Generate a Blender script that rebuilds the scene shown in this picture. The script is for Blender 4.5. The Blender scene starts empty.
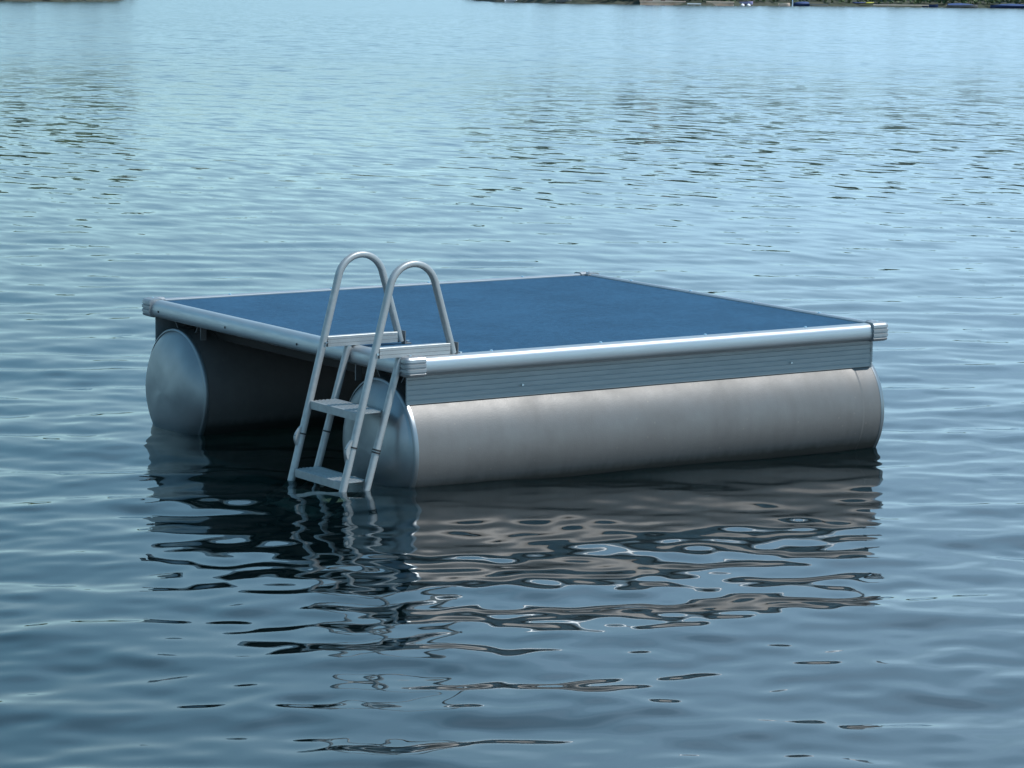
import bpy, math, random
import numpy as np
from mathutils import Matrix, Vector

random.seed(7)
RNG = np.random.default_rng(11)
SC = bpy.context.scene
COL = SC.collection
R = math.radians

# ------------------------------------------------------------------ camera
CAM = Vector((-7.1006, -11.5338, 2.099))
def make_camera():
    pitch, roll, yaw = 0.1206, 0.0109, 0.9863
    fw = Vector((math.cos(yaw)*math.cos(pitch), math.sin(yaw)*math.cos(pitch), -math.sin(pitch)))
    rt = Vector((math.sin(yaw), -math.cos(yaw), 0)); up = rt.cross(fw)
    r2 = rt*math.cos(roll) + up*math.sin(roll)
    u2 = up*math.cos(roll) - rt*math.sin(roll)
    cd = bpy.data.cameras.new('camera'); cd.sensor_width = 36; cd.lens = 113.644
    cd.clip_start = 0.1; cd.clip_end = 6000
    co = bpy.data.objects.new('camera', cd); COL.objects.link(co)
    m = Matrix((r2, u2, -fw)).transposed().to_4x4(); m.translation = CAM
    co.matrix_world = m
    SC.camera = co
make_camera()

# ------------------------------------------------------------------ sky and sun
SUN_EL = R(60); SUN_AZ = R(-49)          # azimuth from +x, counter-clockwise
sun_dir = Vector((math.cos(SUN_EL)*math.cos(SUN_AZ), math.cos(SUN_EL)*math.sin(SUN_AZ), math.sin(SUN_EL)))
W = bpy.data.worlds.new('World'); SC.world = W; W.use_nodes = True
nt = W.node_tree; nt.nodes.clear()
sky = nt.nodes.new('ShaderNodeTexSky'); sky.sky_type = 'NISHITA'; sky.sun_disc = False
sky.sun_elevation = SUN_EL; sky.sun_rotation = math.pi/2 - SUN_AZ
sky.air_density = 1.0; sky.dust_density = 0.0; sky.ozone_density = 4.0
bg = nt.nodes.new('ShaderNodeBackground'); bg.inputs['Strength'].default_value = 0.15
wo = nt.nodes.new('ShaderNodeOutputWorld')
# hazy summer air: the sky just above the horizon is as pale blue as a little higher up, with a thin veil of cloud to the right
def wn(kind, **kw):
    n = nt.nodes.new(kind)
    for k, v in kw.items():
        if k in n.inputs: n.inputs[k].default_value = v
        else: setattr(n, k, v)
    return n
tcw = wn('ShaderNodeTexCoord'); sx = wn('ShaderNodeSeparateXYZ'); nt.links.new(tcw.outputs['Generated'], sx.inputs[0])
az_ = wn('ShaderNodeMath', operation='ABSOLUTE'); nt.links.new(sx.outputs[2], az_.inputs[0])
zm = wn('ShaderNodeMath', operation='MULTIPLY_ADD'); nt.links.new(az_.outputs[0], zm.inputs[0]); zm.inputs[1].default_value = .75; zm.inputs[2].default_value = .14
cxw = wn('ShaderNodeCombineXYZ')
nt.links.new(sx.outputs[0], cxw.inputs[0]); nt.links.new(sx.outputs[1], cxw.inputs[1]); nt.links.new(zm.outputs[0], cxw.inputs[2])
nv = wn('ShaderNodeVectorMath', operation='NORMALIZE'); nt.links.new(cxw.outputs[0], nv.inputs[0]); nt.links.new(nv.outputs[0], sky.inputs['Vector'])
tint = wn('ShaderNodeMix', data_type='RGBA', blend_type='MULTIPLY'); tint.inputs[0].default_value = 1
nt.links.new(sky.outputs[0], tint.inputs[6])
tr = wn('ShaderNodeMapRange', interpolation_type='SMOOTHSTEP'); nt.links.new(az_.outputs[0], tr.inputs['Value']); tr.inputs['From Min'].default_value = .08; tr.inputs['From Max'].default_value = .32
tm = wn('ShaderNodeMix', data_type='RGBA'); nt.links.new(tr.outputs[0], tm.inputs[0])
tm.inputs[6].default_value = (1.05, 1.03, .79, 1); tm.inputs[7].default_value = (.95, 1.24, 1.0, 1)
nt.links.new(tm.outputs[2], tint.inputs[7])
vd = wn('ShaderNodeVectorMath', operation='DOT_PRODUCT'); nt.links.new(tcw.outputs['Generated'], vd.inputs[0])
vd.inputs[1].default_value = (math.cos(R(31))*math.cos(R(20)), math.sin(R(31))*math.cos(R(20)), math.sin(R(20)))
vr = wn('ShaderNodeMapRange', interpolation_type='SMOOTHSTEP'); nt.links.new(vd.outputs['Value'], vr.inputs['Value'])
vr.inputs['From Min'].default_value = .80; vr.inputs['From Max'].default_value = .98; vr.inputs['To Max'].default_value = .75
cm = wn('ShaderNodeMapping'); cm.inputs['Scale'].default_value = (1, 1, 3.5); nt.links.new(tcw.outputs['Generated'], cm.inputs['Vector'])
cn = wn('ShaderNodeTexNoise', Scale=4.0, Detail=6.0, Roughness=.55); nt.links.new(cm.outputs[0], cn.inputs['Vector'])
cr = wn('ShaderNodeMapRange'); nt.links.new(cn.outputs[0], cr.inputs['Value']); cr.inputs['From Min'].default_value = .3; cr.inputs['From Max'].default_value = .7; cr.inputs['To Min'].default_value = .45
cf = wn('ShaderNodeMath', operation='MULTIPLY'); nt.links.new(vr.outputs[0], cf.inputs[0]); nt.links.new(cr.outputs[0], cf.inputs[1])
veil = wn('ShaderNodeMix', data_type='RGBA'); nt.links.new(cf.outputs[0], veil.inputs[0]); nt.links.new(tint.outputs[2], veil.inputs[6])
veil.inputs[7].default_value = (4.1, 6.1, 8.3, 1)
nt.links.new(veil.outputs[2], bg.inputs['Color']); nt.links.new(bg.outputs[0], wo.inputs['Surface'])
sl = bpy.data.lights.new('sun', 'SUN'); sl.energy = 4.2; sl.angle = R(0.5); sl.color = (1, .965, .92)
sl.cycles.is_caustics_light = True
so = bpy.data.objects.new('sun', sl); COL.objects.link(so)
so.rotation_euler = (-sun_dir).to_track_quat('-Z', 'Y').to_euler(); so.location = sun_dir*50
SC.view_settings.view_transform = 'Standard'; SC.view_settings.look = 'None'
SC.view_settings.exposure = 0.45; SC.view_settings.gamma = 1.0
SC.view_settings.use_curve_mapping = False
SC.cycles.max_bounces = 8

# ------------------------------------------------------------------ materials
def nm(name):
    m = bpy.data.materials.new(name); m.use_nodes = True
    t = m.node_tree; t.nodes.clear()
    o = t.nodes.new('ShaderNodeOutputMaterial')
    return m, t, o
def nd(t, kind, **kw):
    n = t.nodes.new(kind)
    for k, v in kw.items():
        if k in n.inputs: n.inputs[k].default_value = v
        else: setattr(n, k, v)
    return n
def ramp(t, src, lo, hi, p0=.3, p1=.7):
    n = t.nodes.new('ShaderNodeMapRange'); n.inputs['From Min'].default_value = p0; n.inputs['From Max'].default_value = p1
    n.inputs['To Min'].default_value = lo; n.inputs['To Max'].default_value = hi
    t.links.new(src, n.inputs['Value']); return n.outputs[0]
def mixcol(t, fac, a, b):
    n = t.nodes.new('ShaderNodeMix'); n.data_type = 'RGBA'
    n.inputs[6].default_value = (*a, 1); n.inputs[7].default_value = (*b, 1)
    t.links.new(fac, n.inputs[0]); return n.outputs[2]
def plain(name, col, rough=.6, metal=0, col2=None, scale=8, bump=0, bscale=60, stretch=(1, 1, 1), rvar=0):
    m, t, o = nm(name)
    p = nd(t, 'ShaderNodeBsdfPrincipled', Roughness=rough, Metallic=metal); p.inputs['Base Color'].default_value = (*col, 1)
    tc = nd(t, 'ShaderNodeTexCoord'); mp = nd(t, 'ShaderNodeMapping'); mp.inputs['Scale'].default_value = stretch
    t.links.new(tc.outputs['Object'], mp.inputs['Vector'])
    no = nd(t, 'ShaderNodeTexNoise', Scale=scale, Detail=5.0); t.links.new(mp.outputs[0], no.inputs['Vector'])
    if col2: t.links.new(mixcol(t, ramp(t, no.outputs[0], 0, 1), col, col2), p.inputs['Base Color'])
    if rvar: t.links.new(ramp(t, no.outputs[0], rough-rvar, rough+rvar), p.inputs['Roughness'])
    if bump:
        nb = nd(t, 'ShaderNodeTexNoise', Scale=bscale, Detail=3.0); t.links.new(mp.outputs[0], nb.inputs['Vector'])
        b = nd(t, 'ShaderNodeBump', Strength=bump, Distance=.01); t.links.new(nb.outputs[0], b.inputs['Height'])
        t.links.new(b.outputs[0], p.inputs['Normal'])
    t.links.new(p.outputs[0], o.inputs['Surface']); return m

M = {}
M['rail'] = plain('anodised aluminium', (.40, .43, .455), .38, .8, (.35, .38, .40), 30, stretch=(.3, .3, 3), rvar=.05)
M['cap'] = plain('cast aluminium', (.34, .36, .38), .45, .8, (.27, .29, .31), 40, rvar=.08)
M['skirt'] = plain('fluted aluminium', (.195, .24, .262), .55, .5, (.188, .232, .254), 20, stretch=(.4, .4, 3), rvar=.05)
M['ladder'] = plain('ladder aluminium', (.33, .355, .365), .48, .55, (.28, .30, .31), 35, rvar=.06)
M['black'] = plain('black rubber', (.012, .012, .014), .6)
M['steel'] = plain('stainless steel', (.75, .75, .76), .2, 1)
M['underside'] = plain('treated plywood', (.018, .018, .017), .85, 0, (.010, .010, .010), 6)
M['frame'] = plain('dull frame aluminium', (.16, .17, .18), .6, .6)

def pontoon_mat():
    m, t, o = nm('brushed pontoon aluminium')
    p = nd(t, 'ShaderNodeBsdfPrincipled', Roughness=.5, Metallic=.38)
    tc = nd(t, 'ShaderNodeTexCoord')
    n1 = nd(t, 'ShaderNodeTexNoise', Scale=5.0, Detail=6.0, Roughness=.65); t.links.new(tc.outputs['Object'], n1.inputs['Vector'])
    n2 = nd(t, 'ShaderNodeTexNoise', Scale=170.0, Detail=2.0); t.links.new(tc.outputs['Object'], n2.inputs['Vector'])
    mp = nd(t, 'ShaderNodeMapping'); mp.inputs['Scale'].default_value = (28, 28, 1.6); t.links.new(tc.outputs['Object'], mp.inputs['Vector'])
    n3 = nd(t, 'ShaderNodeTexNoise', Scale=1.0, Detail=3.0); t.links.new(mp.outputs[0], n3.inputs['Vector'])     # water run marks
    base = mixcol(t, ramp(t, n1.outputs[0], 0, 1, .32, .7), (.134, .1335, .133), (.104, .1035, .103))
    mm = nd(t, 'ShaderNodeMix', data_type='RGBA', blend_type='MULTIPLY'); mm.inputs[0].default_value = 1
    t.links.new(base, mm.inputs[6]); t.links.new(mixcol(t, ramp(t, n3.outputs[0], 0, 1, .35, .75), (1, 1, 1), (.93, .93, .92)), mm.inputs[7])
    # little corrosion specks
    vo = nd(t, 'ShaderNodeTexVoronoi', Scale=15.0); t.links.new(tc.outputs['Object'], vo.inputs['Vector'])
    m2 = nd(t, 'ShaderNodeMix', data_type='RGBA'); m2.inputs[7].default_value = (.16, .15, .14, 1)
    t.links.new(ramp(t, vo.outputs[0], .9, 0, .04, .085), m2.inputs[0]); t.links.new(mm.outputs[2], m2.inputs[6])
    # dark slime left at the waterline
    sz = nd(t, 'ShaderNodeSeparateXYZ'); t.links.new(tc.outputs['Object'], sz.inputs[0])
    zz = nd(t, 'ShaderNodeMath', operation='MULTIPLY_ADD'); t.links.new(n3.outputs[0], zz.inputs[0]); zz.inputs[1].default_value = -.025; t.links.new(sz.outputs[2], zz.inputs[2])
    m3 = nd(t, 'ShaderNodeMix', data_type='RGBA'); m3.inputs[7].default_value = (.022, .024, .022, 1)
    t.links.new(ramp(t, zz.outputs[0], .95, 0, .025, .062), m3.inputs[0]); t.links.new(m2.outputs[2], m3.inputs[6])
    t.links.new(m3.outputs[2], p.inputs['Base Color'])
    mt = nd(t, 'ShaderNodeMath', operation='SUBTRACT'); mt.inputs[0].default_value = .38; t.links.new(ramp(t, zz.outputs[0], 0.38, 0, .025, .062), mt.inputs[1]); t.links.new(mt.outputs[0], p.inputs['Metallic'])
    t.links.new(ramp(t, n1.outputs[0], .44, .56), p.inputs['Roughness'])
    b = nd(t, 'ShaderNodeBump', Strength=.12, Distance=.004); t.links.new(n2.outputs[0], b.inputs['Height'])
    t.links.new(b.outputs[0], p.inputs['Normal'])
    t.links.new(p.outputs[0], o.inputs['Surface']); return m
M['pontoon'] = pontoon_mat()
M['endcap'] = plain('spun aluminium', (.25, .275, .295), .40, .85, (.20, .225, .24), 5, bump=.35, bscale=3.5, rvar=.07)

def carpet_mat():
    m, t, o = nm('blue marine carpet')
    p = nd(t, 'ShaderNodeBsdfPrincipled', Roughness=.95); p.inputs['Specular IOR Level'].default_value = .15
    p.inputs['Sheen Weight'].default_value = .12; p.inputs['Sheen Tint'].default_value = (.4, .6, .9, 1)
    tc = nd(t, 'ShaderNodeTexCoord')
    a = nd(t, 'ShaderNodeTexNoise', Scale=3.0, Detail=6.0, Roughness=.7); t.links.new(tc.outputs['Object'], a.inputs['Vector'])
    f = nd(t, 'ShaderNodeTexNoise', Scale=38.0, Detail=6.0, Roughness=.8); t.links.new(tc.outputs['Object'], f.inputs['Vector'])
    mx = nd(t, 'ShaderNodeMath', operation='ADD'); ah = nd(t, 'ShaderNodeMath', operation='MULTIPLY_ADD'); t.links.new(a.outputs[0], ah.inputs[0]); ah.inputs[1].default_value = .5; ah.inputs[2].default_value = .25; t.links.new(ah.outputs[0], mx.inputs[0]); t.links.new(f.outputs[0], mx.inputs[1])
    t.links.new(mixcol(t, ramp(t, mx.outputs[0], 0, 1, .86, 1.14), (.006, .034, .068), (.0155, .062, .118)), p.inputs['Base Color'])
    b = nd(t, 'ShaderNodeBump', Strength=.6, Distance=.004); t.links.new(f.outputs[0], b.inputs['Height'])
    t.links.new(b.outputs[0], p.inputs['Normal'])
    t.links.new(p.outputs[0], o.inputs['Surface']); return m
M['carpet'] = carpet_mat()

def water_mat():
    m, t, o = nm('lake water')
    L = t.links.new
    g = nd(t, 'ShaderNodeNewGeometry')
    # wind runs along the axis u; crests lie across it
    def slope(rot, scale, sx, sy, seed):
        mp = nd(t, 'ShaderNodeMapping'); mp.inputs['Rotation'].default_value = (0, 0, rot); mp.inputs['Scale'].default_value = (sx, sy, 1)
        mp.inputs['Location'].default_value = (seed, seed*1.7, 0)
        L(g.outputs['Position'], mp.inputs['Vector'])
        n = nd(t, 'ShaderNodeTexNoise', noise_dimensions='2D', Scale=scale, Detail=2.0, Roughness=.5); L(mp.outputs[0], n.inputs['Vector'])
        s = nd(t, 'ShaderNodeVectorMath', operation='SUBTRACT'); L(n.outputs['Color'], s.inputs[0]); s.inputs[1].default_value = (.5, .5, .5)
        return s.outputs[0]
    def scaled(v, k):
        s = nd(t, 'ShaderNodeVectorMath', operation='SCALE'); L(v, s.inputs[0])
        if isinstance(k, float): s.inputs['Scale'].default_value = k
        else: L(k, s.inputs['Scale'])
        return s.outputs[0]
    def add(a, b):
        s = nd(t, 'ShaderNodeVectorMath', operation='ADD'); L(a, s.inputs[0]); L(b, s.inputs[1]); return s.outputs[0]
    ln = nd(t, 'ShaderNodeVectorMath', operation='DISTANCE'); L(g.outputs['Position'], ln.inputs[0]); ln.inputs[1].default_value = CAM
    dist = ln.outputs['Value']
    far = ramp(t, dist, 0, 1, 11, 38)
    wa = -R(57 - 8)
    s1 = slope(wa, 3.6, 1.0, .38, 3.0)      # open-water chop
    s2 = slope(wa + .3, 5.0, 1.0, .4, 9.0)      # fine ripples
    s3 = slope(wa - .2, .26, 1.0, .35, 21.0)   # broad undulation
    s4 = slope(wa + .15, .95, 1.0, .8, 33.0)
    k3 = ramp(t, dist, .012, .10, 30, 130); k4 = ramp(t, dist, .0, .26, 22, 90)
    gust = nd(t, 'ShaderNodeTexNoise', noise_dimensions='2D', Scale=.035, Detail=3.0)
    mpg = nd(t, 'ShaderNodeMapping'); mpg.inputs['Rotation'].default_value = (0, 0, wa); mpg.inputs['Scale'].default_value = (1, .45, 1)
    L(g.outputs['Position'], mpg.inputs['Vector']); L(mpg.outputs[0], gust.inputs['Vector'])
    gs = ramp(t, gust.outputs[0], .7, 1.25, .35, .65)
    k1 = nd(t, 'ShaderNodeMath', operation='MULTIPLY'); L(far, k1.inputs[0]); L(gs, k1.inputs[1])
    k1b = nd(t, 'ShaderNodeMath', operation='MULTIPLY'); L(k1.outputs[0], k1b.inputs[0]); k1b.inputs[1].default_value = .165
    kf = nd(t, 'ShaderNodeMath', operation='MULTIPLY_ADD'); L(far, kf.inputs[0]); kf.inputs[1].default_value = .06; kf.inputs[2].default_value = .02
    v = add(add(scaled(s1, k1b.outputs[0]), scaled(s2, kf.outputs[0])), add(scaled(s3, k3), scaled(s4, k4)))
    fl = nd(t, 'ShaderNodeVectorMath', operation='MULTIPLY'); L(v, fl.inputs[0]); fl.inputs[1].default_value = (1, 1, 0)
    nn = nd(t, 'ShaderNodeVectorMath', operation='NORMALIZE'); L(add(g.outputs['Normal'], fl.outputs[0]), nn.inputs[0])
    N = nn.outputs[0]
    rough = ramp(t, dist, .0, .14, 18, 110)
    gl = nd(t, 'ShaderNodeBsdfGlossy', distribution='GGX'); L(rough, gl.inputs['Roughness']); L(N, gl.inputs['Normal'])
    gl.inputs['Color'].default_value = (.97, .99, 1, 1)
    fr = nd(t, 'ShaderNodeFresnel', IOR=1.333); L(N, fr.inputs['Normal'])
    df = nd(t, 'ShaderNodeBsdfDiffuse'); df.inputs['Color'].default_value = (.002, .009, .013, 1)
    rf = nd(t, 'ShaderNodeBsdfRefraction', IOR=1.333, Roughness=0.0); rf.inputs['Color'].default_value = (.66, .85, .72, 1); L(N, rf.inputs['Normal'])
    m1 = nd(t, 'ShaderNodeMixShader'); m1.inputs[0].default_value = .75; L(df.outputs[0], m1.inputs[1]); L(rf.outputs[0], m1.inputs[2])
    m2 = nd(t, 'ShaderNodeMixShader'); L(fr.outputs[0], m2.inputs[0]); L(m1.outputs[0], m2.inputs[1]); L(gl.outputs[0], m2.inputs[2])
    L(m2.outputs[0], o.inputs['Surface']); return m
M['water'] = water_mat()
M['bed'] = plain('silty lake bed', (.008, .014, .011), .9, 0, (.012, .018, .012), .6)
M['soil'] = plain('shore soil', (.035, .035, .022), .9, 0, (.016, .028, .012), .25)
M['leaf'] = plain('tree foliage', (.035, .065, .022), .7, 0, (.060, .10, .035), .05)
M['bark'] = plain('bark', (.07, .055, .04), .9)
M['tan_stone'] = plain('tan sandstone', (.62, .45, .33), .85, 0, (.42, .27, .19), .8)
M['pale_wood'] = plain('weathered pale wood', (.75, .58, .46), .8, 0, (.62, .48, .38), 2)
M['grey_wood'] = plain('weathered grey wood', (.22, .22, .22), .85, 0, (.15, .15, .15), 2)
M['white_paint'] = plain('white paint', (.66, .67, .68), .45)
M['blue_tarp'] = plain('blue tarpaulin', (.02, .05, .16), .6, 0, (.015, .035, .10), 1)
M['yellow_shell'] = plain('yellow plastic', (.40, .38, .05), .4)
M['pale_blue'] = plain('pale blue paint', (.42, .55, .66), .5)
M['brown_wood'] = plain('stained brown wood', (.16, .075, .05), .8, 0, (.10, .05, .035), 2)
M['lilac'] = plain('lilac vinyl', (.36, .33, .55), .5)

# ------------------------------------------------------------------ mesh helpers
class MB:
    def __init__(s): s.v = []; s.f = []
    def add(s, vs, fs):
        b = len(s.v); s.v += [tuple(v) for v in vs]; s.f += [tuple(i + b for i in f) for f in fs]; return s
    def box(s, x0, x1, y0, y1, z0, z1):
        vs = [(x, y, z) for x in (x0, x1) for y in (y0, y1) for z in (z0, z1)]
        return s.add(vs, [(0,1,3,2),(4,6,7,5),(0,4,5,1),(2,3,7,6),(0,2,6,4),(1,5,7,3)])
    def sweep(s, rings, caps=True, closed=True):
        n = len(rings[0]); vs = [p for r in rings for p in r]; fs = []
        for i in range(len(rings)-1):
            for j in range(n if closed else n-1):
                k = (j+1) % n
                fs.append((i*n+j, i*n+k, (i+1)*n+k, (i+1)*n+j))
        if caps: fs += [tuple(range(n))[::-1], tuple((len(rings)-1)*n + j for j in range(n))]
        return s.add(vs, fs)
    def tube(s, pts, prof):
        """prof: list of (a, b): a across in the path's own plane (fixed side vector), b along the side vector"""
        return s
    def rod(s, a, b, r, n=12, r2=None):
        a = Vector(a); b = Vector(b); d = (b-a).normalized(); u = d.orthogonal().normalized(); w = d.cross(u)
        r2 = r if r2 is None else r2
        ring = lambda c, q: [c + u*q*math.cos(2*math.pi*k/n) + w*q*math.sin(2*math.pi*k/n) for k in range(n)]
        return s.sweep([ring(a, r), ring(b, r2)])
    def build(s, name, mat, parent=None, smooth=None, bevel=0, kind=None, label=None):
        me = bpy.data.meshes.new(name); me.from_pydata(s.v, [], s.f); me.validate()
        import bmesh
        bm = bmesh.new(); bm.from_mesh(me); bmesh.ops.recalc_face_normals(bm, faces=bm.faces); bm.to_mesh(me); bm.free()
        me.materials.append(mat)
        if smooth is not None:
            me.polygons.foreach_set('use_smooth', [True]*len(me.polygons)); me.set_sharp_from_angle(angle=R(smooth))
        ob = bpy.data.objects.new(name, me); COL.objects.link(ob)
        if parent: ob.parent = parent
        if bevel:
            b = ob.modifiers.new('bevel', 'BEVEL'); b.width = bevel; b.segments = 2; b.limit_method = 'ANGLE'
        if kind: ob['kind'] = kind
        if label: ob['label'] = label
        return ob
def thing(name, label, cat, loc=(0, 0, 0), rz=0, group=None):
    o = bpy.data.objects.new(name, None); COL.objects.link(o); o.location = loc; o.rotation_euler = (0, 0, rz)
    o['label'] = label; o['category'] = cat; o.empty_display_size = .2
    if group: o['group'] = group
    return o
def tag(o, label, cat, group=None):
    o['label'] = label; o['category'] = cat
    if group: o['group'] = group
    return o
def fast_mesh(name, verts, quads, mat, smooth=False):
    me = bpy.data.meshes.new(name); n = len(verts); q = len(quads)
    me.vertices.add(n); me.vertices.foreach_set('co', np.asarray(verts, np.float32).ravel())
    me.loops.add(q*4); me.loops.foreach_set('vertex_index', np.asarray(quads, np.int32).ravel())
    me.polygons.add(q); me.polygons.foreach_set('loop_start', np.arange(0, q*4, 4, dtype=np.int32))
    if smooth: me.polygons.foreach_set('use_smooth', np.ones(q, dtype=bool))
    me.update(calc_edges=True); me.materials.append(mat)
    ob = bpy.data.objects.new(name, me); COL.objects.link(ob); return ob

# ------------------------------------------------------------------ the lake
VIEW = math.atan2(0.84, 0.55)
def build_water():
    h, f = CAM.z, 3232.0
    fine = R(13.5); cols = 800
    a = np.linspace(-fine, fine, cols)
    rest = np.linspace(fine, 2*math.pi - fine, 60)[1:-1]
    ang = np.concatenate([a, rest]) ; nA = len(ang)
    px = np.concatenate([np.linspace(6787/7.0, 6787/70., 830)])
    r = 6787/px
    r = np.concatenate([[.3, 1.5, 3, 4.5, 6], r, np.geomspace(72, 2600, 90)])
    nr = len(r)
    A, Rr = np.meshgrid(ang, r)
    X = CAM.x + Rr*np.cos(VIEW + A); Y = CAM.y + Rr*np.sin(VIEW + A)
    Z = np.zeros_like(X)
    dr = np.gradient(r)[:, None]*np.ones_like(A)
    rng = np.random.default_rng(5)
    base = math.atan2(.84, .55) + R(8)
    lams = np.concatenate([rng.uniform(.42, 1.0, 34), rng.uniform(1.0, 2.6, 16), np.exp(rng.uniform(math.log(.12), math.log(.42), 44))])
    for i, lam in enumerate(lams):
        if lam > 1.0: s = .0033; spread = 28
        elif lam > .42: s = .0055; spread = 34
        else: s = .0054; spread = 46
        th = base + R(rng.normal(0, spread)); ph = rng.uniform(0, 2*math.pi)
        k = 2*math.pi/lam; amp = s*math.sqrt(2)/k
        q = k*(X*math.cos(th) + Y*math.sin(th)) + ph
        fade = np.clip((lam/dr - 2.5)/2.5, 0, 1)*np.clip((46 - Rr)/(30 if lam > .6 else 24), .15, 1)
        fade *= np.clip((R(14.5) - np.abs(np.where(A > math.pi, A - 2*math.pi, A)))/R(1), 0, 1)
        Z += amp*np.sin(q)*fade
    V = np.stack([X, Y, Z], -1).reshape(-1, 3)
    i = np.arange(nr-1)[:, None]*nA; j = np.arange(nA)[None, :]; jn = (j+1) % nA
    Q = np.stack([i + j, i + nA + j, i + nA + jn, i + jn], -1).reshape(-1, 4)
    # make sure the faces look up
    o = fast_mesh('lake_water', V, Q[:, ::-1] if False else Q, M['water'], True)
    n = o.data.polygons[len(Q)//2].normal.z
    if n < 0: o.data.flip_normals()
    o['kind'] = 'structure'
    return o
water = build_water(); water.cycles.is_caustics_caster = True
b = MB(); n = 48
b.add([(CAM.x + 2700*math.cos(2*math.pi*k/n), CAM.y + 2700*math.sin(2*math.pi*k/n), -2.6) for k in range(n)], [tuple(range(n))])
b.build('lake_bed', M['bed'], kind='structure')

# ------------------------------------------------------------------ the far shore
def polar(px, d):
    """point on the water at compass bearing of photo column px (bearing only) and distance d"""
    az = 0.9863 + math.atan2(512 - px, 3232.0/math.cos(.1206)*1.0)
    return Vector((CAM.x + d*math.cos(az), CAM.y + d*math.sin(az), 0))
def shore_d(px):
    t = [(-2600, 300), (-1200, 400), (-200, 455), (0, 480), (60, 490), (112, 520), (128, 640), (150, 1250), (300, 1500), (440, 1300), (470, 800), (490, 690), (560, 640), (700, 615),
         (860, 660), (1024, 655), (1400, 520), (2600, 380), (4200, 300)]
    return float(np.interp(px, [a for a, _ in t], [b for _, b in t]))
def build_shore():
    pxs = np.concatenate([np.linspace(-2600, -200, 40), np.linspace(-190, 1300, 240), np.linspace(1320, 4200, 50)])
    rings = []
    offs = [(-6, -1.2), (0, .0), (2.0, .35), (5, .8), (12, 1.3), (60, 3.5), (260, 9), (700, 16)]
    rg = np.random.default_rng(3)
    for p in pxs:
        d = shore_d(p) + rg.normal(0, .9)
        row = []
        for k, (o, z) in enumerate(offs):
            q = polar(p, d + o); row.append((q.x, q.y, z + (rg.normal(0, .06*max(1, k-2)) if k > 1 else 0)))
        rings.append(row)
    m = MB(); m.sweep(rings, caps=False, closed=False)
    m.build('far_shore', M['soil'], smooth=60, kind='structure')
build_shore()

def build_woods():
    rg = np.random.default_rng(17)
    V = []; Q = []
    def quad(c, nrm, s):
        u = nrm.orthogonal().normalized(); w = nrm.cross(u).normalized(); a = rg.uniform(0, 6.28)
        u2 = u*math.cos(a) + w*math.sin(a); w2 = w*math.cos(a) - u*math.sin(a)
        b = len(V)
        for k, (i, j) in enumerate(((-1, -1), (1, -1), (1, 1), (-1, 1))):
            sc = s*rg.uniform(.6, 1.2); p = c + u2*i*sc + w2*j*sc; V.append((p.x, p.y, p.z))
        Q.append((b, b+1, b+2, b+3))
    spots = []
    for p in np.concatenate([np.arange(-1500, 122, 16), np.arange(478, 2600, 15)]):
        for row in range(2):
            spots.append((p + rg.normal(0, 5), 9 + row*16 + rg.uniform(0, 6), rg.uniform(4.5, 10.5)*(1 + .1*row)*((.95 if p > 300 else .78) + .14*math.sin(p*.021) + .08*math.sin(p*.083 + 1)), 80))
    for p in np.arange(128, 480, 8):
        spots.append((p + rg.normal(0, 3), 20 + rg.uniform(0, 30), rg.uniform(4, 8), 40))
    for p in np.concatenate([np.arange(-160, 116, 4), np.arange(486, 1190, 4.5)]):      # bushes along the bank
        spots.append((p + rg.normal(0, 2), (.6 if p < 200 else 3.2) + rg.uniform(0, 3), rg.uniform(1.2, 2.6), 44 if p < 200 else 30))
    for p, o, H, nl in spots:
        g = polar(p, shore_d(p) + o); z0 = .4 + .05*o
        wd = H*(.34 if H > 4 else .6)
        blobs = [(Vector((rg.normal(0, wd*.4), rg.normal(0, wd*.4), z0 + H*rg.uniform(.3, .92))), wd*rg.uniform(.35, .6)) for _ in range(7)]
        for k in range(nl):
            c, r = blobs[k % 7]
            d = Vector(rg.normal(0, 1, 3)).normalized()
            quad(g + c + d*r*rg.uniform(.7, 1.05), (d + Vector(rg.normal(0, .5, 3))).normalized(), H*.055 + .12)
        if H > 4:
            b = len(V); r = H*.02
            for z, q in ((0, r), (z0 + H*.6, r*.5)):
                for a, c in ((-1, -1), (1, -1), (1, 1), (-1, 1)): V.append((g.x + a*q, g.y + c*q, z))
            for k in range(4): Q.append((b+k, b+(k+1) % 4, b+4+(k+1) % 4, b+4+k))
    o = fast_mesh('lakeside_woods', np.array(V), np.array(Q), M['leaf'])
    o['kind'] = 'stuff'; o['label'] = 'dark green trees and bushes along the far lake shore'; o['category'] = 'woods'
build_woods()

def facing(px): return (0.9863 + math.atan2(512 - px, 3232.0)) - math.pi/2    # local x runs along the shore, local -y to the lake
def shore_thing(name, label, cat, px, off, z=0, group=None):
    p = polar(px, shore_d(px) + off); p.z = z
    return thing(name, label, cat, p, facing(px), group)

def hull(mb, L, Wd, H, n=14):
    rings = []
    for i in range(n+1):
        t = i/n; x = -L/2 + L*t
        w = Wd/2*(1 - max(0, (t-.55)/.45)**2.2)*(.85 + .15*min(1, t*5)); w = max(w, .01)
        z = H*(.9 + .25*t*t)
        rings.append([(x, -w, z), (x, -w*.85, H*.35), (x, -w*.4, 0.02*H), (x, w*.4, .02*H), (x, w*.85, H*.35), (x, w, z), (x, w*.82, z - .04), (x, 0, z - H*.45), (x, -w*.82, z - .04)])
    return mb.sweep(rings)

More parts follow.
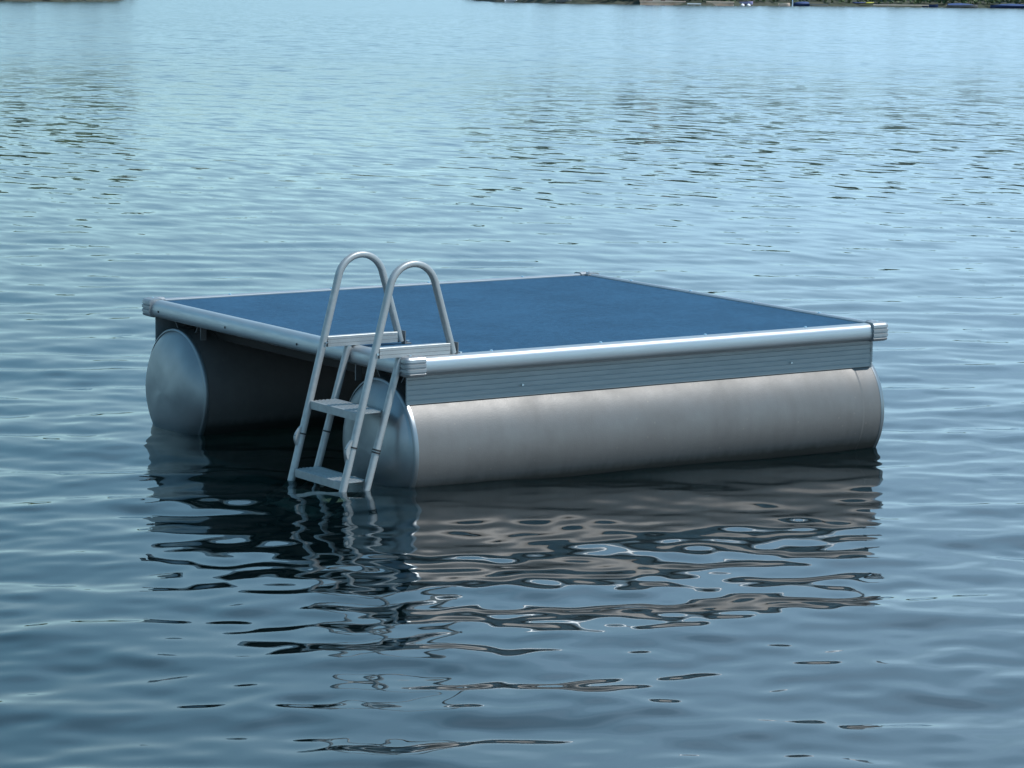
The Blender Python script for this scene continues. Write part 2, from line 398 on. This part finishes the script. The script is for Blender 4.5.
def seawall(px, width, H, label, mat):
    t = shore_thing('seawall', label, 'wall', px, -1.2)
    m = MB(); rg = random.Random(int(px)); x = -width/2
    while x < width/2 - .2:
        w = min(rg.uniform(.7, 1.3), width/2 - x)
        for k in range(3):
            z0 = -.4 + (H+.4)*k/3; z1 = -.4 + (H+.4)*(k+1)/3 - .02
            m.box(x + .01, x + w - .01, -.25 + rg.uniform(-.04, .04) + .05*k, 1.4, z0, z1)
        x += w
    m.build('stone_face', mat, t)
    m = MB(); m.box(-width/2 - .1, width/2 + .1, -.22, 1.5, H, H + .14); m.build('coping', M['pale_wood'], t, bevel=.02)
    return t
seawall(658.5, 8.6, .62, 'brown stone seawall with pale coping on the far shore', M['tan_stone'])
seawall(716, 5.2, .62, 'shorter tan stone seawall on the far shore right of the white dock', M['tan_stone'])

def shed():
    t = shore_thing('boathouse', 'brown wooden boathouse standing behind the brown stone seawall', 'boathouse', 660, 4, .62)
    MB().box(-3.6, 3.6, -.1, 4, 0, 2.5).build('wall', M['brown_wood'], t)
    m = MB(); m.add([(-3.9, -.5, 2.45), (3.9, -.5, 2.45), (3.9, 2, 3.9), (-3.9, 2, 3.9), (-3.9, 4.4, 2.45), (3.9, 4.4, 2.45),
                     (-3.9, -.5, 2.57), (3.9, -.5, 2.57), (3.9, 2, 4.02), (-3.9, 2, 4.02), (-3.9, 4.4, 2.57), (3.9, 4.4, 2.57)],
        [(0,1,2,3),(3,2,5,4),(6,7,8,9),(9,8,11,10),(0,1,7,6),(4,5,11,10),(0,3,9,6),(3,4,10,9),(1,2,8,7),(2,5,11,8)])
    m.build('roof', M['grey_wood'], t)
    for x in (-2.2, 0.2): MB().box(x, x + 1.5, -.16, -.098, 0.02, 2.0).build('door', M['pale_wood'], t)
shed()

def dock(px, L, off, zt, mat, label):
    t = shore_thing('dock', label, 'dock', px, off)
    m = MB(); n = int(L/.22)
    for i in range(n): m.box(-L/2 + i*L/n, -L/2 + (i+1)*L/n - .015, -.8, .8, zt - .05, zt)
    m.box(-L/2, L/2, -.84, -.8, zt - .2, zt + .01).build('deck', mat, t)
    k = max(2, int(L/2.4))
    for i in range(k+1):
        x = -L/2 + .1 + (L - .2)*i/k
        MB().rod((x, -.72, -1), (x, -.72, zt - .055), .07).build('piling', M['grey_wood'], t)
    return t
dock(690, 2.6, -3.2, .42, M['white_paint'], 'short white dock on the far shore between the two stone seawalls')
dock(897, 11.0, -3.0, .50, M['pale_wood'], 'long low pale wooden dock lying along the far shore')
dock(811, 5.0, -2.2, .42, M['grey_wood'], 'grey weathered dock on the far shore right of the blue covered boat')

def boat(px, L, off, rz, hullmat, label, cover=None, seats=True, z=0):
    t = shore_thing('boat', label, 'boat', px, off, z); t.rotation_euler.z += rz
    hull(MB(), L, L*.36, .55).build('hull', hullmat, t, smooth=40)
    if cover:
        m = MB(); rings = []
        for i in range(9):
            u = i/8; x = -L*.46 + L*.86*u; w = L*.17*(1 - max(0, (u-.55)/.45)**2.2) + .02; hgt = .56 + .35*math.sin(math.pi*min(1, .2 + u*.75))
            rings.append([(x, -w*1.06, .50), (x, -w*.6, hgt*.92), (x, 0, hgt), (x, w*.6, hgt*.92), (x, w*1.06, .50)])
        m.sweep(rings).build('cover', cover, t, smooth=50)
    elif seats:
        for x in (-L*.25, L*.05): MB().box(x - .12, x + .12, -L*.15, L*.15, .42, .46).build('seat', M['pale_wood'], t)
    return t
boat(780, 2.2, -3.0, .1, M['pale_wood'], 'small pale orange rowboat lying at the far shore')
boat(797, 3.4, -1.6, math.pi, M['blue_tarp'], 'boat under a blue cover right of the small pale orange rowboat', M['blue_tarp'])
boat(926, 3.2, -2.2, 0, M['blue_tarp'], 'blue open rowboat beside the right end of the long pale dock')
boat(958, 6.2, -1.8, .05, M['grey_wood'], 'large boat under a dark blue cover near the right end of the far shore', M['blue_tarp'])
boat(1004, 7.0, -1.5, math.pi, M['blue_tarp'], 'rightmost moored boat on the far shore with navy hull and cover', M['blue_tarp'])
boat(507, 2.6, -1.5, .3, M['white_paint'], 'small white boat at the left end of the right hand far shore')
boat(560, 3.2, 1.0, .1, M['grey_wood'], 'grey aluminium rowboat pulled up on the far bank', z=.15)
boat(742, 2.6, 1.2, 0, M['lilac'], 'lilac paddle boat standing on the far bank behind the white buoys', z=.25)
def kayak(px, off, mat, label):
    t = shore_thing('kayak', label, 'kayak', px, off, .55)
    m = MB(); rings = []
    for i in range(13):
        u = i/12; w = .36*math.sin(math.pi*u)**.6 + .01; hh = .17*math.sin(math.pi*u)**.5 + .01
        rings.append([(-1.5 + 3*u, w*math.cos(2*math.pi*k/10), .2 + hh*math.sin(2*math.pi*k/10) + .12*(2*u-1)**4) for k in range(10)])
    m.sweep(rings).build('hull', mat, t, smooth=60)
    m = MB(); m.sweep([[(.45*math.cos(a), .25*math.sin(a), z) for a in np.linspace(0, 2*math.pi, 14)[:-1]] for z in (.33, .40)]).build('cockpit_rim', M['black'], t)
kayak(863, 1.0, M['yellow_shell'], 'yellow kayak on the far bank left of the long pale dock')
kayak(855, 1.4, M['blue_tarp'], 'blue kayak on the far bank beside the yellow kayak')
for px, off, lab in ((727.5, -4, 'white mooring buoy floating off the tan seawall, leftmost of three'), (738.5, -4.4, 'white mooring buoy floating off the tan seawall, middle of three'), (744.5, -4.1, 'white mooring buoy floating off the far bank, rightmost of three')):
    t = shore_thing('buoy', lab, 'buoy', px, off, 0, 'white buoys off the far shore')
    prof = [(.02, -.25), (.3, -.15), (.38, .05), (.33, .25), (.15, .36), (.06, .40), (.05, .46)]
    MB().sweep([[(r*math.cos(a), r*math.sin(a), z) for a in np.linspace(0, 2*math.pi, 17)[:-1]] for r, z in prof]).build('float_body', M['white_paint'], t, smooth=50)
    m = MB(); m.sweep([[(.05 + .0*z, .02*math.cos(a), .47 + .05*math.sin(a)) for a in np.linspace(0, 2*math.pi, 9)[:-1]] for z in (0,)] + [[(-.05, .02*math.cos(a), .47 + .05*math.sin(a)) for a in np.linspace(0, 2*math.pi, 9)[:-1]]]).build('lifting_ring', M['steel'], t)
t = shore_thing('post', 'pale blue mooring post on the far shore beside the small pale orange rowboat', 'post', 788.3, -2.4)
MB().rod((0, 0, -.8), (0, 0, 1.5), .14, 12, .12).build('shaft', M['pale_blue'], t, smooth=40)
MB().rod((0, 0, 1.501), (0, 0, 1.62), .15, 12, .03).build('post_cap', M['white_paint'], t, smooth=40)

# ------------------------------------------------------------------ the swim raft
RL, RW, RH = 2.62, 2.44, 0.60
PR, PC, PY = 0.30, 0.1809, 0.2804
raft = thing('swim_raft', 'floating swim raft on two aluminium pontoons with a blue carpeted deck and ladder', 'swim raft')
TA, TB = .0109, .0200
rot = Matrix(((1, 0, 0), (0, 1, 0), (0, 0, 1)))
nx = Vector((-TA, -TB, 1)).normalized(); ax = Vector((1, 0, TA)).normalized(); ay = nx.cross(ax)
mr = Matrix((ax, ay, nx)).transposed().to_4x4(); piv = Vector((1.3, 1.2, 0))
raft.matrix_world = Matrix.Translation(piv) @ mr @ Matrix.Translation(-piv)

# bull-nose rail profile: (inward distance, height)
RAILP = [(.058, .594), (.050, .600), (.030, .600), (.016, .596), (.007, .588), (.002, .576), (.0, .562), (.0, .548), (.002, .534), (.008, .524), (.018, .519), (.034, .517), (.034, .527), (.058, .527)]
def edge_pt(side, s, d, z):
    """side 0: near long side (y=0), 1: ladder side (x=0), 2: far long side, 3: back"""
    return {0: (s, d, z), 1: (d, s, z), 2: (s, RW - d, z), 3: (RL - d, s, z)}[side]
CAPL = .088
labels = ['aluminium edge rail in sunlight', None, None, None]
for side, ln in ((0, RL), (1, RW), (2, RL), (3, RW)):
    m = MB(); m.sweep([[edge_pt(side, s, d, z) for d, z in RAILP] for s in np.linspace(CAPL - .01, ln - CAPL + .01, 14)])
    rail = m.build('edge_rail', M['rail'], raft, smooth=40)
    for s in ((.27, .94, 1.61, 2.28) if side == 1 else np.linspace(.45, ln - .45, 4)):
        b = MB()
        if side == 1: b.rod(edge_pt(side, s, .001, .552), edge_pt(side, s, -.0025, .552), .0055, 10)
        else: b.rod(edge_pt(side, s, .045, .599), edge_pt(side, s, .045, .6055), .008, 10, .005)
        b.build('screw', M['black'] if side == 1 else M['steel'], rail)

def corner(cx, cy, sx, sy):
    # profile with three grooves, a little proud of the rail
    pr = [(.064, .598), (.050, .6065), (.014, .6060), (-.002, .602), (-.009, .594), (-.0105, .582), (-.0055, .5795), (-.0055, .5755), (-.0115, .573), (-.0115, .561),
          (-.0065, .5585), (-.0065, .5545), (-.0115, .552), (-.0115, .540), (-.0065, .5375), (-.0065, .5335), (-.0095, .531), (-.006, .522), (.010, .5165), (.034, .516), (.064, .516)]
    path = []   # (point function of inward distance d)
    rc = .016
    rings = []
    def P(x, y): return (cx + sx*x, cy + sy*y)
    for s in (CAPL, CAPL*.7, rc + .012): rings.append([(*P(s, d), z) for d, z in pr])
    for k in range(7):
        a = math.pi/2*k/6
        ring = []
        for d, z in pr:
            rr = rc - d
            if d <= rc: x = rc - rr*math.sin(a); y = rc - rr*math.cos(a)
            else: x = y = d if False else max(d, rc); 
            if d > rc:      # inner side simply mitres
                w = k/6
                x = d*w + (rc + .012)*(1-w) if w < .5 else d
                y = d if w <= .5 else d*(1-w) + (rc + .012)*w
                x, y = max(x, d*min(1, 2*w) + (rc+.012)*(1-min(1, 2*w))), y
                if w >= .5: x = d; y = d*(2-2*w) + (rc + .012)*(2*w-1)
                else: y = d
            ring.append((*P(x, y), z))
        rings.append(ring)
    for s in (rc + .012, CAPL*.7, CAPL): rings.append([(*P(d, s), z) for d, z in pr])
    m = MB(); m.sweep(rings)
    c = m.build('corner_cap', M['cap'], raft, smooth=28)
    MB().rod((*P(.035, .035), .600), (*P(.035, .035), .6085), .008, 10, .006).build('screw', M['steel'], c)
corner(0, 0, 1, 1); corner(RL, 0, -1, 1); corner(0, RW, 1, -1); corner(RL, RW, -1, -1)

# carpet and deck board
m = MB(); gx = np.linspace(.052, RL - .052, 60); gy = np.linspace(.052, RW - .052, 60); rg = np.random.default_rng(2)
m.box(.052, RL - .052, .052, RW - .052, .579, .5895)
m.build('deck_carpet', M['carpet'], raft, bevel=.003)
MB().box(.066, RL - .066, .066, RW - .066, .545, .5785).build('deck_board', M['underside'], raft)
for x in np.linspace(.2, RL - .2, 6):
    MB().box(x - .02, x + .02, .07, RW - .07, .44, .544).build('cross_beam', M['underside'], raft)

# fluted skirts on both long sides
SK = []
z = .392
teeth = 6
for k in range(teeth):
    z0 = .392 + .132*k/teeth; z1 = .392 + .132*(k+1)/teeth
    SK += [(.060, z0), (.060, z0 + .016), (.0618, z0 + .0180), (.0618, z1 - .001)]
SK += [(.060, .526), (.060, .530), (.068, .530), (.068, .392)]
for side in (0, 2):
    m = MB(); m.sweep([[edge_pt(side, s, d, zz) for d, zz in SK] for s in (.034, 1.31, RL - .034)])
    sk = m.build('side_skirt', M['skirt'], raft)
    if side == 0:
        for s in (.62, 2.1): MB().rod((s, .0545, .44), (s, .0505, .44), .005, 8).build('rivet', M['steel'], sk)

m = MB(); m.box(RL - .05, RL - .044, .06, RW - .06, .30, .53); m.build('light_block_panel', M['skirt'], raft)  # unseen panel, added at the back to keep light out from under the deck

# pontoons
def pontoon(cy):
    n = 96; x0, x1 = .040, RL - .030
    rings = []
    for x in np.linspace(x0, x1, 24):
        rings.append((x, PR + .0004*math.sin(x*9 + cy*5)))
    rings = rings[:-1] + [(x1 - .125, PR), (x1 - .120, PR + .0008), (x1 - .113, PR + .0007), (x1 - .106, PR + .0001), (x1, PR)]     # weld seam
    rings = sorted(rings); rings = [[(x, cy + r*math.cos(2*math.pi*k/n), PC + r*math.sin(2*math.pi*k/n)) for k in range(n)] for x, r in rings]
    m = MB(); m.sweep(rings, caps=False)
    p = m.build('pontoon', M['pontoon'], raft, smooth=60)
    rg = np.random.default_rng(int(cy*100))
    for end, xs in ((-1, x0), (1, x1)):
        m = MB(); rings = []
        # rolled seam, then the pressed dome
        prof = [(.300, .010), (.3018, .009), (.3018, -.007), (.299, -.011), (.292, -.014), (.288, -.010), (.280, -.016), (.262, -.026), (.235, -.036), (.2, -.044), (.16, -.050), (.12, -.054), (.08, -.056), (.04, -.0575), (.012, -.058)]
        ph = rg.uniform(0, 6.28, 6)
        for r, dx in prof:
            if r < .285: dx = -.010 + (dx + .010)*1.55
            ring = []
            for k in range(n):
                a = 2*math.pi*k/n
                w = max(0, min(1, (.285 - r)/.06))*(r/.28)
                dent = w*(.0045*math.sin(2*a + ph[0]) + .003*math.sin(3*a + ph[1] + r*9) + .0016*math.sin(5*a + ph[2] + r*20))
                ring.append((xs - end*dx*1.0 if end < 0 else xs - dx*1.0, cy + r*math.cos(a), PC + r*math.sin(a)))
                q = ring[-1]; ring[-1] = (q[0] + dent, q[1], q[2])
            if end < 0: ring = [(xs + dx + (q[0] - (xs + dx)) , q[1], q[2]) for q in ring]
            rings.append(ring)
        m.sweep(rings, caps=False)
        c = len(m.v) - n; m.f.append(tuple(range(c, c + n)))
        m.build('end_cap', M['endcap'], p, smooth=50)
    # saddle brackets up to the deck frame
    for x in (.11, .9, 1.72, RL - .11):
        for s in (-1, 1):
            m = MB()
            a = (x, cy + s*.085, PC + .284); bq = (x, cy + s*.15, .545)
            u = [(-.02, 0), (.02, 0)]
            rings = []
            for q in (a, bq):
                rings.append([(q[0] - .022, q[1] - .003, q[2]), (q[0] + .022, q[1] - .003, q[2]), (q[0] + .022, q[1] + .003, q[2]), (q[0] - .022, q[1] + .003, q[2])])
            m.sweep(rings)
            m.build('saddle_bracket', M['frame'], p)
for cy in (PY, RW - PY): pontoon(cy)
for cy in (PY + .29, RW - .43):
    m = MB(); m.box(.085, .088, cy - .002, cy + .005, .43, .53); m.box(.088, .115, cy - .002, cy + .001, .43, .53)
    m.build('hanger_strip', M['frame'], raft)

# ------------------------------------------------------------------ the ladder
YR, YL = .06, .49
def prof_ring(c, tdir, side, ha, hb, e=2.8, n=18):
    """super-elliptic ring: ha across (perpendicular to path and side), hb along side"""
    tdir = Vector(tdir).normalized(); side = Vector(side); ac = side.cross(tdir).normalized()
    out = []
    for k in range(n):
        a = 2*math.pi*k/n; ca, sa = math.cos(a), math.sin(a)
        out.append(Vector(c) + ac*ha*math.copysign(abs(ca)**(2/e), ca) + side*hb*math.copysign(abs(sa)**(2/e), sa))
    return out
def tube(mb, pts, ha, hb, e=2.8):
    rings = []
    for i, p in enumerate(pts):
        a = pts[max(0, i-1)]; b2 = pts[min(len(pts)-1, i+1)]
        rings.append(prof_ring(p, Vector(b2) - Vector(a), (0, 1, 0), ha, hb, e))
    return mb.sweep(rings)
FS, RS, IS = .264, .290, -.300
def front_x(z): return -.067 + FS*(z - .845)
def rear_x(z): return -.006 + RS*(z - .58)
def inner_x(z): return .264 + IS*(z - .60)
def hoop_path():
    # circle tangent to the outer and the inner line, apex at z = .972
    n1 = math.sqrt(1 + FS*FS); n2 = math.sqrt(1 + IS*IS)
    # unknown cx, cz: (cx-front_x(cz))/n1 = (inner_x(cz)-cx)/n2 = .972-cz
    lo, hi = .5, .97
    for _ in range(60):
        cz = (lo + hi)/2; r = .994 - cz
        cxa = front_x(cz) + r*n1; cxb = inner_x(cz) - r*n2
        if cxa < cxb: hi = cz
        else: lo = cz
    cx = (cxa + cxb)/2
    a0 = math.pi + math.atan(FS)*-1 ; a0 = math.pi - math.atan(FS); a1 = math.atan(-IS)
    pts = []
    zs = cz + r*math.sin(a0)
    for zz in np.linspace(-.52, zs - .02, 12): pts.append((front_x(zz), zz))
    for a in np.linspace(a0, a1, 26): pts.append((cx + r*math.cos(a), cz + r*math.sin(a)))
    ze = cz + r*math.sin(a1)
    for zz in np.linspace(ze - .02, .602, 6): pts.append((inner_x(zz), zz))
    return pts
HP = hoop_path()
def step(zt, name='step', parent=None):
    zm = zt - .015
    xf, xr = front_x(zm) - .004, rear_x(zm) + .004
    P = [(xf, zt - .036), (xf, zt - .003), (xf + .004, zt)]
    n = 6; wv = (xr - xf - .02)/n
    for k in range(n):
        q = xf + .010 + k*wv
        P += [(q, zt), (q + .002, zt - .003), (q + wv - .008, zt - .003), (q + wv - .006, zt)]
    P += [(xr - .004, zt), (xr, zt - .003), (xr, zt - .030), (xr - .004, zt - .030), (xr - .004, zt - .008), (xf + .004, zt - .008), (xf + .004, zt - .036)]
    m = MB(); m.sweep([[(x, y, z) for x, z in P] for y in (YR + .0175, (YR + YL)/2, YL - .0175)])
    s = m.build(name, M['ladder'], parent)
    return s
# the ladder's own mesh is its lowest tread; everything else of it hangs on that
ladder = step(-.44, 'ladder', raft); ladder['label'] = 'aluminium boarding ladder with two hooped handrails'
for y in (YR, YL):
    x = inner_x(.61) + .017
    m = MB(); m.sweep([[(x, q, .5905), (x + .034, q, .5905), (x + .034, q, .5945), (x + .004, q, .5945), (x + .004, q, .648), (x, q, .648)] for q in (y - .016, y + .016)])
    m.build('mounting_foot', M['frame'], ladder)
for y in (YR, YL):
    x = inner_x(.61) + .042
    MB().rod((x, y, .5947), (x, y, .604), .0085, 6).build('bolt', M['steel'], ladder)
    MB().rod((front_x(.62) + .004, y - .0175, .622), (front_x(.62) + .004, y - .0225, .622), .006, 8).build('bolt', M['steel'], ladder)
for y in (YR, YL):
    m = MB(); tube(m, [(x, y, z) for x, z in HP], .0145, .0165); m.build('handrail', M['ladder'], ladder, smooth=45)
    m = MB(); tube(m, [(rear_x(zz), y, zz) for zz in np.linspace(-.52, .599, 8)], .0145, .0155); m.build('rear_leg', M['ladder'], ladder, smooth=45)
    # grooved bar bolted down on the deck
    half = [(-.0155, .600), (-.0155, .6135), (-.0135, .6145), (-.0155, .6155), (-.0155, .6305), (-.0135, .6315), (-.0155, .6325), (-.0155, .6435), (-.0135, .6455)]
    bp = half + [(-d, z) for d, z in half[::-1]]
    m = MB(); m.sweep([[(x, y + d, z + .0015) for d, z in bp] for x in (front_x(.62) + .0165, .1, inner_x(.62) - .0165)])
    m.build('mounting_bar', M['ladder'], ladder)
for zt in (.375, .085, -.19):
    st = step(zt, 'step', ladder); st.cycles.is_caustics_receiver = zt < 0
# joint bands and swing latches on the legs
for y in (YR, YL):
    zb = .228
    for fx, nb in ((front_x, 1), (rear_x, 2 if y == YR else 1)):
        for k in range(nb):
            zz = zb - .011*k - (.02 if fx is rear_x and y == YR else 0)
            m = MB(); tube(m, [(fx(zz), y, zz), (fx(zz + .0065), y, zz + .0065)], .0165, .0185); m.build('joint_band', M['black'], ladder)
    # curved latch plate on the lake side of the front leg
    m = MB(); rings = []
    for zz in np.linspace(.183, .263, 9):
        bow = .017*math.sin(math.pi*(zz - .183)/.08)
        x = front_x(zz) - .0140
        rings.append([(x - bow - .003, y - .009, zz), (x - bow - .003, y + .009, zz), (x + .002, y + .009, zz), (x + .002, y - .009, zz)])
    m.sweep(rings).build('latch', M['ladder'], ladder, smooth=40)
    MB().rod((front_x(.224) - .034, y, .222), (front_x(.224) - .027, y, .222), .0055, 8).build('latch_pin', M['black'], ladder)
